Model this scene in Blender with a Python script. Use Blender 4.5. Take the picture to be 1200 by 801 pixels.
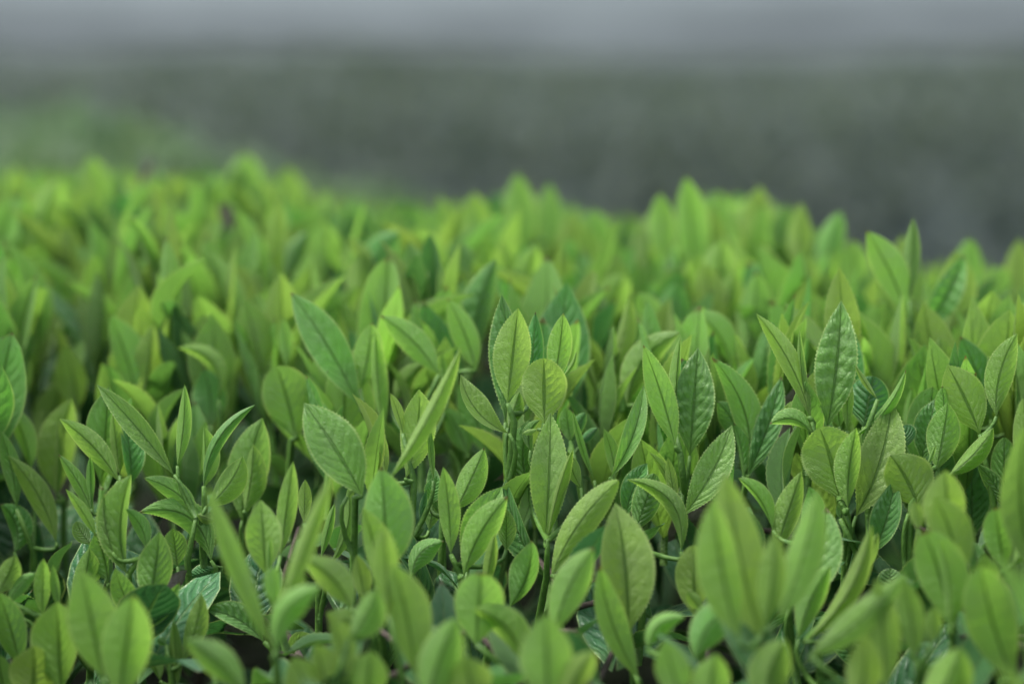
import bpy, math, random
from mathutils import Vector, Matrix, noise

for o in list(bpy.data.objects):
    bpy.data.objects.remove(o)
scene = bpy.context.scene
col = scene.collection
R = math.radians

# ------------------------------------------------------------------ camera
CAM_Z, PITCH, LENS = 1.05, R(13.0), 100.0
cd = bpy.data.cameras.new("camera")
cam = bpy.data.objects.new("camera", cd)
col.objects.link(cam)
cam.location = (0, 0, CAM_Z)
cam.rotation_euler = (math.pi / 2 - PITCH, 0, 0)
cd.lens = LENS
cd.sensor_width = 36.0
cd.clip_start, cd.clip_end = 0.02, 500
cd.dof.use_dof = True
cd.dof.focus_distance = 0.797
cd.dof.aperture_fstop = 5.4
cd.dof.aperture_blades = 9
scene.camera = cam

# ------------------------------------------------------------------ light
SUN_EL, SUN_AZ = R(66), R(-78)         # high, from the left, veiled by cloud
w = bpy.data.worlds.new("World")
scene.world = w
w.use_nodes = True
nt = w.node_tree
nt.nodes.clear()
sky = nt.nodes.new("ShaderNodeTexSky")
sky.sky_type = 'NISHITA'
sky.sun_disc = False
sky.sun_elevation = SUN_EL
sky.sun_rotation = SUN_AZ
sky.air_density, sky.dust_density = 1.0, 3.0
hs = nt.nodes.new("ShaderNodeHueSaturation")
hs.inputs['Saturation'].default_value = 0.45
bg = nt.nodes.new("ShaderNodeBackground")
bg.inputs['Strength'].default_value = 0.125
wo = nt.nodes.new("ShaderNodeOutputWorld")
nt.links.new(sky.outputs[0], hs.inputs['Color'])
nt.links.new(hs.outputs[0], bg.inputs['Color'])
nt.links.new(bg.outputs[0], wo.inputs['Surface'])
sd = bpy.data.lights.new("sun", 'SUN')
sd.energy = 1.5
sd.angle = R(20)
sd.color = (1.0, 0.965, 0.9)
sun = bpy.data.objects.new("sun", sd)
col.objects.link(sun)
sdir = Vector((math.sin(SUN_AZ) * math.cos(SUN_EL), math.cos(SUN_AZ) * math.cos(SUN_EL), math.sin(SUN_EL)))
sun.rotation_euler = sdir.to_track_quat('Z', 'Y').to_euler()

scene.view_settings.view_transform = 'Standard'
scene.view_settings.look = 'None'
scene.view_settings.gamma = 1.0
scene.view_settings.use_curve_mapping = False
scene.view_settings.exposure = 1.58
scene.cycles.use_denoising = True
scene.cycles.max_bounces = 8
scene.cycles.transmission_bounces = 5
scene.cycles.diffuse_bounces = 4

# ------------------------------------------------------------------ picture <-> place
F = LENS / 36.0 * 1200.0
RIGHT = Vector((1, 0, 0))
UPC = Vector((0, math.sin(PITCH), math.cos(PITCH)))
FWD = Vector((0, math.cos(PITCH), -math.sin(PITCH)))
CAM = Vector((0, 0, CAM_Z))


def at(px, py, d):
    """the point of the place that the photograph shows at pixel px, py, d metres from the lens"""
    return CAM + FWD * d + RIGHT * ((px - 600) / F * d) + UPC * ((400.5 - py) / F * d)


def pix(p):
    q = p - CAM
    d = q.dot(FWD)
    return 600 + q.dot(RIGHT) / d * F, 400.5 - q.dot(UPC) / d * F, d


# ------------------------------------------------------------------ materials
class N:
    def __init__(s, name):
        s.m = bpy.data.materials.new(name)
        s.m.use_nodes = True
        s.t = s.m.node_tree
        s.t.nodes.clear()
        s.out = s.t.nodes.new("ShaderNodeOutputMaterial")

    def n(s, typ, **kw):
        x = s.t.nodes.new("ShaderNode" + typ)
        for k, v in kw.items():
            setattr(x, k, v)
        return x

    def l(s, a, b):
        s.t.links.new(a, b)

    def put(s, sock, v):
        if isinstance(v, (int, float)):
            sock.default_value = v
        elif isinstance(v, (tuple, list)):
            sock.default_value = (*v, 1) if len(v) == 3 else v
        else:
            s.l(v, sock)

    def math(s, op, a, b=0.0, c=None, clamp=False):
        x = s.n("Math", operation=op, use_clamp=clamp)
        s.put(x.inputs[0], a)
        s.put(x.inputs[1], b)
        if c is not None:
            s.put(x.inputs[2], c)
        return x.outputs[0]

    def step(s, v, a, b, lo=0.0, hi=1.0):
        x = s.n("MapRange", interpolation_type='SMOOTHSTEP')
        s.put(x.inputs[0], v)
        for i, q in enumerate((a, b, lo, hi)):
            s.put(x.inputs[1 + i], q)
        return x.outputs[0]

    def mix(s, f, a, b, mode='MIX'):
        x = s.n("Mix", data_type='RGBA', blend_type=mode)
        s.put(x.inputs[0], f)
        s.put(x.inputs[6], a)
        s.put(x.inputs[7], b)
        return x.outputs[2]

    def noise(s, vec, scale, detail=3.0):
        x = s.n("TexNoise")
        s.l(vec, x.inputs['Vector'])
        x.inputs['Scale'].default_value = scale
        x.inputs['Detail'].default_value = detail
        return x.outputs['Fac']


FAR_TINT = (0.088, 0.108, 0.120)       # bluish grey of reflected sky, put into the leaf colour of the rows beyond


def leaf_material(name, island=False, far=0.0, tone_const=None):
    """Tea leaf. Tone 0 = soft yellow-green young leaf, 1 = dark glossy mature leaf. Veins and midrib follow the UV map."""
    a = N(name)
    tc = a.n("TexCoord")
    sep = a.n("SeparateXYZ")
    a.l(tc.outputs['UV'], sep.inputs[0])
    u, v = sep.outputs[0], sep.outputs[1]
    if island:
        g = a.n("NewGeometry")
        rnd = g.outputs['Random Per Island']
        tone = a.math('MULTIPLY_ADD', rnd, 0.5, 0.5) if tone_const is None else a.math('MULTIPLY_ADD', rnd, tone_const[1], tone_const[0])
        rnd = a.math('FRACT', a.math('MULTIPLY', rnd, 37.7))
    else:
        oi = a.n("ObjectInfo")
        sc = a.n("SeparateColor")
        a.l(oi.outputs['Color'], sc.inputs[0])
        tone, rnd = sc.outputs[0], sc.outputs[1]
    s = a.math('ABSOLUTE', a.math('MULTIPLY_ADD', u, 2.0, -1.0))
    pos = tc.outputs['Object']
    n1 = a.noise(pos, 90, 3)
    n2 = a.noise(pos, 420, 4)
    n3 = a.noise(pos, 1500, 2)
    # base colours by tone
    cr = a.n("ValToRGB")
    a.l(tone, cr.inputs[0])
    e = cr.color_ramp.elements
    e[0].position, e[0].color = 0.0, (0.240, 0.395, 0.088, 1)
    e[1].position, e[1].color = 1.0, (0.014, 0.058, 0.022, 1)
    for p, c in ((0.25, (0.178, 0.338, 0.078, 1)), (0.5, (0.090, 0.235, 0.055, 1)), (0.75, (0.050, 0.170, 0.055, 1))):
        q = e.new(p)
        q.color = c
    base = cr.outputs[0]
    # individual drift of hue and value, mottling along the lamina
    h = a.n("HueSaturation")
    a.put(h.inputs['Hue'], a.math('MULTIPLY_ADD', rnd, 0.03, 0.485))
    a.put(h.inputs['Saturation'], a.math('MULTIPLY_ADD', n1, 0.30, 0.86))
    a.put(h.inputs['Value'], a.math('MULTIPLY_ADD', n1, 0.5, a.math('MULTIPLY_ADD', rnd, 0.20, 0.70)))
    a.put(h.inputs['Color'], base)
    base = h.outputs[0]
    base = a.mix(a.step(v, 0.0, 0.35, 0.30, 0.0), base, (0.13, 0.24, 0.03))      # paler near the stalk
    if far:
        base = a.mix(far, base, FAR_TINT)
    # side veins: arcs that run forward towards the margin
    wob = a.math('MULTIPLY_ADD', n1, 1.7, -0.85)
    ph = a.math('ADD', a.math('MULTIPLY_ADD', v, 8.5, a.math('MULTIPLY', a.math('POWER', s, 1.25), -2.1)), wob)
    side = a.math('GREATER_THAN', u, 0.5)
    ph = a.math('ADD', ph, a.math('MULTIPLY', side, 0.45))
    tri = a.math('ABSOLUTE', a.math('MULTIPLY_ADD', a.math('FRACT', ph), 2.0, -1.0))   # 0 between, 1 on the vein
    fade = a.step(s, 0.95, 0.6)
    vein = a.math('MULTIPLY', a.step(tri, 0.84, 0.985), fade)
    fine = a.n("TexVoronoi", feature='DISTANCE_TO_EDGE')
    a.l(pos, fine.inputs['Vector'])
    fine.inputs['Scale'].default_value = 900
    net = a.step(fine.outputs[0], 0.0, 0.11, 1.0, 0.0)
    vcol = a.mix(a.step(tone, 0.5, 0.8), (0.06, 0.15, 0.015), (0.08, 0.17, 0.04))
    base = a.mix(a.math('MULTIPLY', a.math('MULTIPLY', vein, a.step(n1, 0.3, 0.6, 0.4, 1.2)), 0.17), base, vcol)
    base = a.mix(a.math('MULTIPLY', net, 0.10), base, vcol)
    # midrib
    mw = a.math('MULTIPLY_ADD', v, -0.05, 0.115)
    mid = a.step(s, mw, a.math('MULTIPLY', mw, 0.45))
    mcol = a.mix(a.step(tone, 0.45, 0.7), (0.045, 0.125, 0.012), (0.10, 0.20, 0.05))
    base = a.mix(a.math('MULTIPLY', mid, 0.66), base, mcol)
    # pale toothed rim, its colour brightened to stand for a backlit halo
    rim = a.step(s, 0.92, 0.99)
    base = a.mix(a.math('MULTIPLY', rim, 0.55), base, (0.42, 0.54, 0.20))
    # small blemishes
    spot = a.math('MULTIPLY', a.step(n2, 0.70, 0.76), a.step(rnd, 0.55, 0.8))
    base = a.mix(a.math('MULTIPLY', spot, 0.4), base, (0.09, 0.07, 0.02))
    burn = a.math('MULTIPLY', a.step(a.math('MULTIPLY_ADD', n2, 0.12, v), 1.0, 1.05), a.step(rnd, 0.72, 0.80))
    base = a.mix(a.math('MULTIPLY', burn, 0.85), base, (0.12, 0.06, 0.025))
    # relief
    pil = a.math('SUBTRACT', 1.0, a.math('POWER', tri, 1.8))
    hgt = a.math('MULTIPLY', pil, a.math('MULTIPLY', fade, a.step(tone, 0.1, 0.8, 0.22, 1.0)))
    hgt = a.math('ADD', hgt, a.math('MULTIPLY', mid, -0.9))
    hgt = a.math('ADD', hgt, a.math('MULTIPLY', n2, 0.55))
    hgt = a.math('ADD', hgt, a.math('MULTIPLY', n3, 0.10))
    hgt = a.math('ADD', hgt, a.math('MULTIPLY', net, -0.16))
    bp = a.n("Bump")
    bp.inputs['Strength'].default_value = 0.65
    bp.inputs['Distance'].default_value = 0.0011
    a.l(hgt, bp.inputs['Height'])
    p = a.n("BsdfPrincipled")
    a.l(base, p.inputs['Base Color'])
    a.l(bp.outputs[0], p.inputs['Normal'])
    a.put(p.inputs['Roughness'], a.math('ADD', a.step(tone, 0.2, 0.9, 0.38, 0.34), a.math('MULTIPLY', n2, 0.14)))
    a.put(p.inputs['Specular IOR Level'], a.step(tone, 0.2, 0.9, 0.50, 0.45))
    p.inputs['Sheen Weight'].default_value = 0.09
    p.inputs['Sheen Roughness'].default_value = 0.45
    p.inputs['Sheen Tint'].default_value = (0.80, 0.95, 0.80, 1)
    tr = a.n("BsdfTranslucent")
    tcol = a.mix(1.0, base, (1.30, 1.30, 0.80), 'MULTIPLY')
    a.l(tcol, tr.inputs['Color'])
    a.l(bp.outputs[0], tr.inputs['Normal'])
    mx = a.n("MixShader")
    a.put(mx.inputs[0], a.step(tone, 0.1, 0.95, 0.56, 0.20))
    a.l(p.outputs[0], mx.inputs[1])
    a.l(tr.outputs[0], mx.inputs[2])
    a.l(mx.outputs[0], a.out.inputs['Surface'])
    return a.m


def rough_material(name, c0, c1, scale, rough=0.9, bump=0.004, detail=8.0):
    a = N(name)
    tc = a.n("TexCoord")
    n1 = a.noise(tc.outputs['Object'], scale, detail)
    n2 = a.noise(tc.outputs['Object'], scale * 7, 4)
    f = a.step(a.math('MULTIPLY_ADD', n2, 0.35, a.math('MULTIPLY', n1, 0.65)), 0.35, 0.62)
    p = a.n("BsdfPrincipled")
    a.l(a.mix(f, c0, c1), p.inputs['Base Color'])
    p.inputs['Roughness'].default_value = rough
    p.inputs['Specular IOR Level'].default_value = 0.3
    bp = a.n("Bump")
    bp.inputs['Distance'].default_value = bump
    bp.inputs['Strength'].default_value = 0.8
    a.l(a.math('ADD', n1, n2), bp.inputs['Height'])
    a.l(bp.outputs[0], p.inputs['Normal'])
    a.l(p.outputs[0], a.out.inputs['Surface'])
    return a.m


M_LEAF = leaf_material("tea_leaf")
M_OLD = leaf_material("mature_foliage", island=True, tone_const=(0.74, 0.26))
M_YOUNG = leaf_material("young_foliage", island=True, tone_const=(0.05, 0.5))
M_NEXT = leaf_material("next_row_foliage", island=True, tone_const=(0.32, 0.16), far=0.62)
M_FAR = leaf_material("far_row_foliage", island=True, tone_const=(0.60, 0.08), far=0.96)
M_STEM = rough_material("green_stem", (0.05, 0.12, 0.022), (0.085, 0.18, 0.03), 160, 0.5, 0.0004)
M_TWIG = rough_material("bark", (0.018, 0.013, 0.010), (0.075, 0.06, 0.05), 120, 0.9, 0.001)
M_DRY = rough_material("dry_leaf", (0.16, 0.11, 0.10), (0.36, 0.29, 0.29), 90, 0.7, 0.0006)
M_SOIL = rough_material("soil", (0.018, 0.016, 0.013), (0.055, 0.048, 0.040), 5, 0.95, 0.02)
M_PATH = rough_material("pale_gravel", (0.034, 0.045, 0.047), (0.080, 0.098, 0.102), 0.4, 0.9, 0.01)
M_CORE_FAR = rough_material("far_row_inside", (0.055, 0.076, 0.086), (0.075, 0.10, 0.112), 3, 0.95, 0.002)  # far core tinted with the same sky grey as its leaves
M_VERGE = rough_material("verge", (0.036, 0.046, 0.049), (0.060, 0.074, 0.078), 1.1, 0.95, 0.01)
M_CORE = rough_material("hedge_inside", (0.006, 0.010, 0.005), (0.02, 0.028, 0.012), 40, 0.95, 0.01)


# ------------------------------------------------------------------ mesh helpers
class MB:
    def __init__(s):
        s.v, s.f, s.uv, s.sm = [], [], [], True

    def tube(s, pts, radii, seg=6, cap=True):
        n0 = len(s.v)
        for i, p in enumerate(pts):
            t = (pts[min(i + 1, len(pts) - 1)] - pts[max(i - 1, 0)])
            t = t.normalized() if t.length > 1e-9 else Vector((0, 0, 1))
            a = t.orthogonal().normalized() if i == 0 else (pa - t * pa.dot(t)).normalized()
            pa = a
            b = t.cross(a)
            for k in range(seg):
                an = 2 * math.pi * k / seg
                s.v.append(p + (a * math.cos(an) + b * math.sin(an)) * radii[i])
        for i in range(len(pts) - 1):
            for k in range(seg):
                k2 = (k + 1) % seg
                s.f.append((n0 + i * seg + k, n0 + i * seg + k2, n0 + (i + 1) * seg + k2, n0 + (i + 1) * seg + k))
                s.uv += [(k / seg, 0), (k / seg, 0), (k / seg, 1), (k / seg, 1)]
        if cap:
            for base in (n0, n0 + (len(pts) - 1) * seg):
                s.f.append(tuple(base + k for k in range(seg)))
                s.uv += [(0, 0)] * seg

    def mesh(s, name, mat):
        me = bpy.data.meshes.new(name)
        me.from_pydata([tuple(v) for v in s.v], [], s.f)
        ul = me.uv_layers.new(name="UVMap")
        flat = [c for uv in s.uv for c in uv]
        ul.data.foreach_set("uv", flat)
        me.polygons.foreach_set("use_smooth", [s.sm] * len(me.polygons))
        me.materials.append(mat)
        me.update()
        return me


def link(name, data, parent=None, loc=None, rot=None):
    o = bpy.data.objects.new(name, data)
    col.objects.link(o)
    if parent is not None:
        o.parent = parent
    if loc is not None:
        o.location = loc
    if rot is not None:
        o.rotation_euler = rot
    return o


def tag(o, label=None, cat=None, group=None, kind=None):
    for k, v in (("label", label), ("category", cat), ("group", group), ("kind", kind)):
        if v:
            o[k] = v
    return o


def prof(t, rounded):
    if rounded is True:
        f = max(0.0, math.sin(math.pi * t ** 1.16)) ** 0.66
        f *= 1 - 0.35 * max(0.0, (.25 - t) / .25)
    else:                                    # pointed lens shape; rounded = None, False or the skew
        k = rounded if rounded else 1.08
        f = max(0.0, math.sin(math.pi * t ** k)) ** 0.92
        f *= 1 - 0.22 * max(0.0, (t - .86) / .14) ** 1.5 - 0.25 * max(0.0, (.22 - t) / .22)
    return max(f, 0.028 if t < 0.1 else 0.0)


def leaf_geo(mb, curve, rightf, h, rounded=False, rows=50, cols=(-1, -.95, -.66, -.33, 0, .33, .66, .95, 1), teeth=True,
             pucker=0.01, wave=0.10, cup=0.12, seed=0.0):
    """curve(t)->point; rightf(t, tangent)->(direction of the left half, direction of the right half, depth direction)"""
    n0 = len(mb.v)
    C = len(cols)
    L = (curve(1) - curve(0)).length
    for i in range(rows + 1):
        t = i / rows
        p = curve(t)
        tg = (curve(min(1, t + .01)) - curve(max(0, t - .01))).normalized()
        lf, rt, dn = rightf(t, tg)
        wd = h * prof(t, rounded)
        for q in cols:
            s = abs(q)
            e = 1.0
            if teeth and s == 1 and 0.08 < t < 0.985:
                e += (0.075 if i % 2 else -0.012) * h / max(wd, 0.35 * h) * 0.8
            dirv = lf if q < 0 else rt
            pt = p + dirv * (s * wd * e)
            z = cup * wd * s * s
            if pucker:
                ph = (t * 8.5 - 2.1 * s ** 1.25 + (0.45 if q > 0 else 0)) % 1.0
                z += pucker * L * (1 - abs(2 * ph - 1) ** 2.4) * 4 * s * max(0, 1 - s) * math.sin(math.pi * t)
            z += wave * wd * s * s * math.sin(6.3 * (1.4 * t + seed + (0.37 if q > 0 else 0)))
            pt = pt + dn * z
            mb.v.append(pt)
    us = [(q + 1) / 2 for q in cols]
    for i in range(rows):
        for j in range(C - 1):
            a = n0 + i * C + j
            mb.f.append((a, a + 1, a + C + 1, a + C))
            v0, v1 = i / rows, (i + 1) / rows
            mb.uv += [(us[j], v0), (us[j + 1], v0), (us[j + 1], v1), (us[j], v1)]


def bez(a, c, b):
    return lambda t: a * ((1 - t) ** 2) + c * (2 * t * (1 - t)) + b * (t * t)

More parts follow.
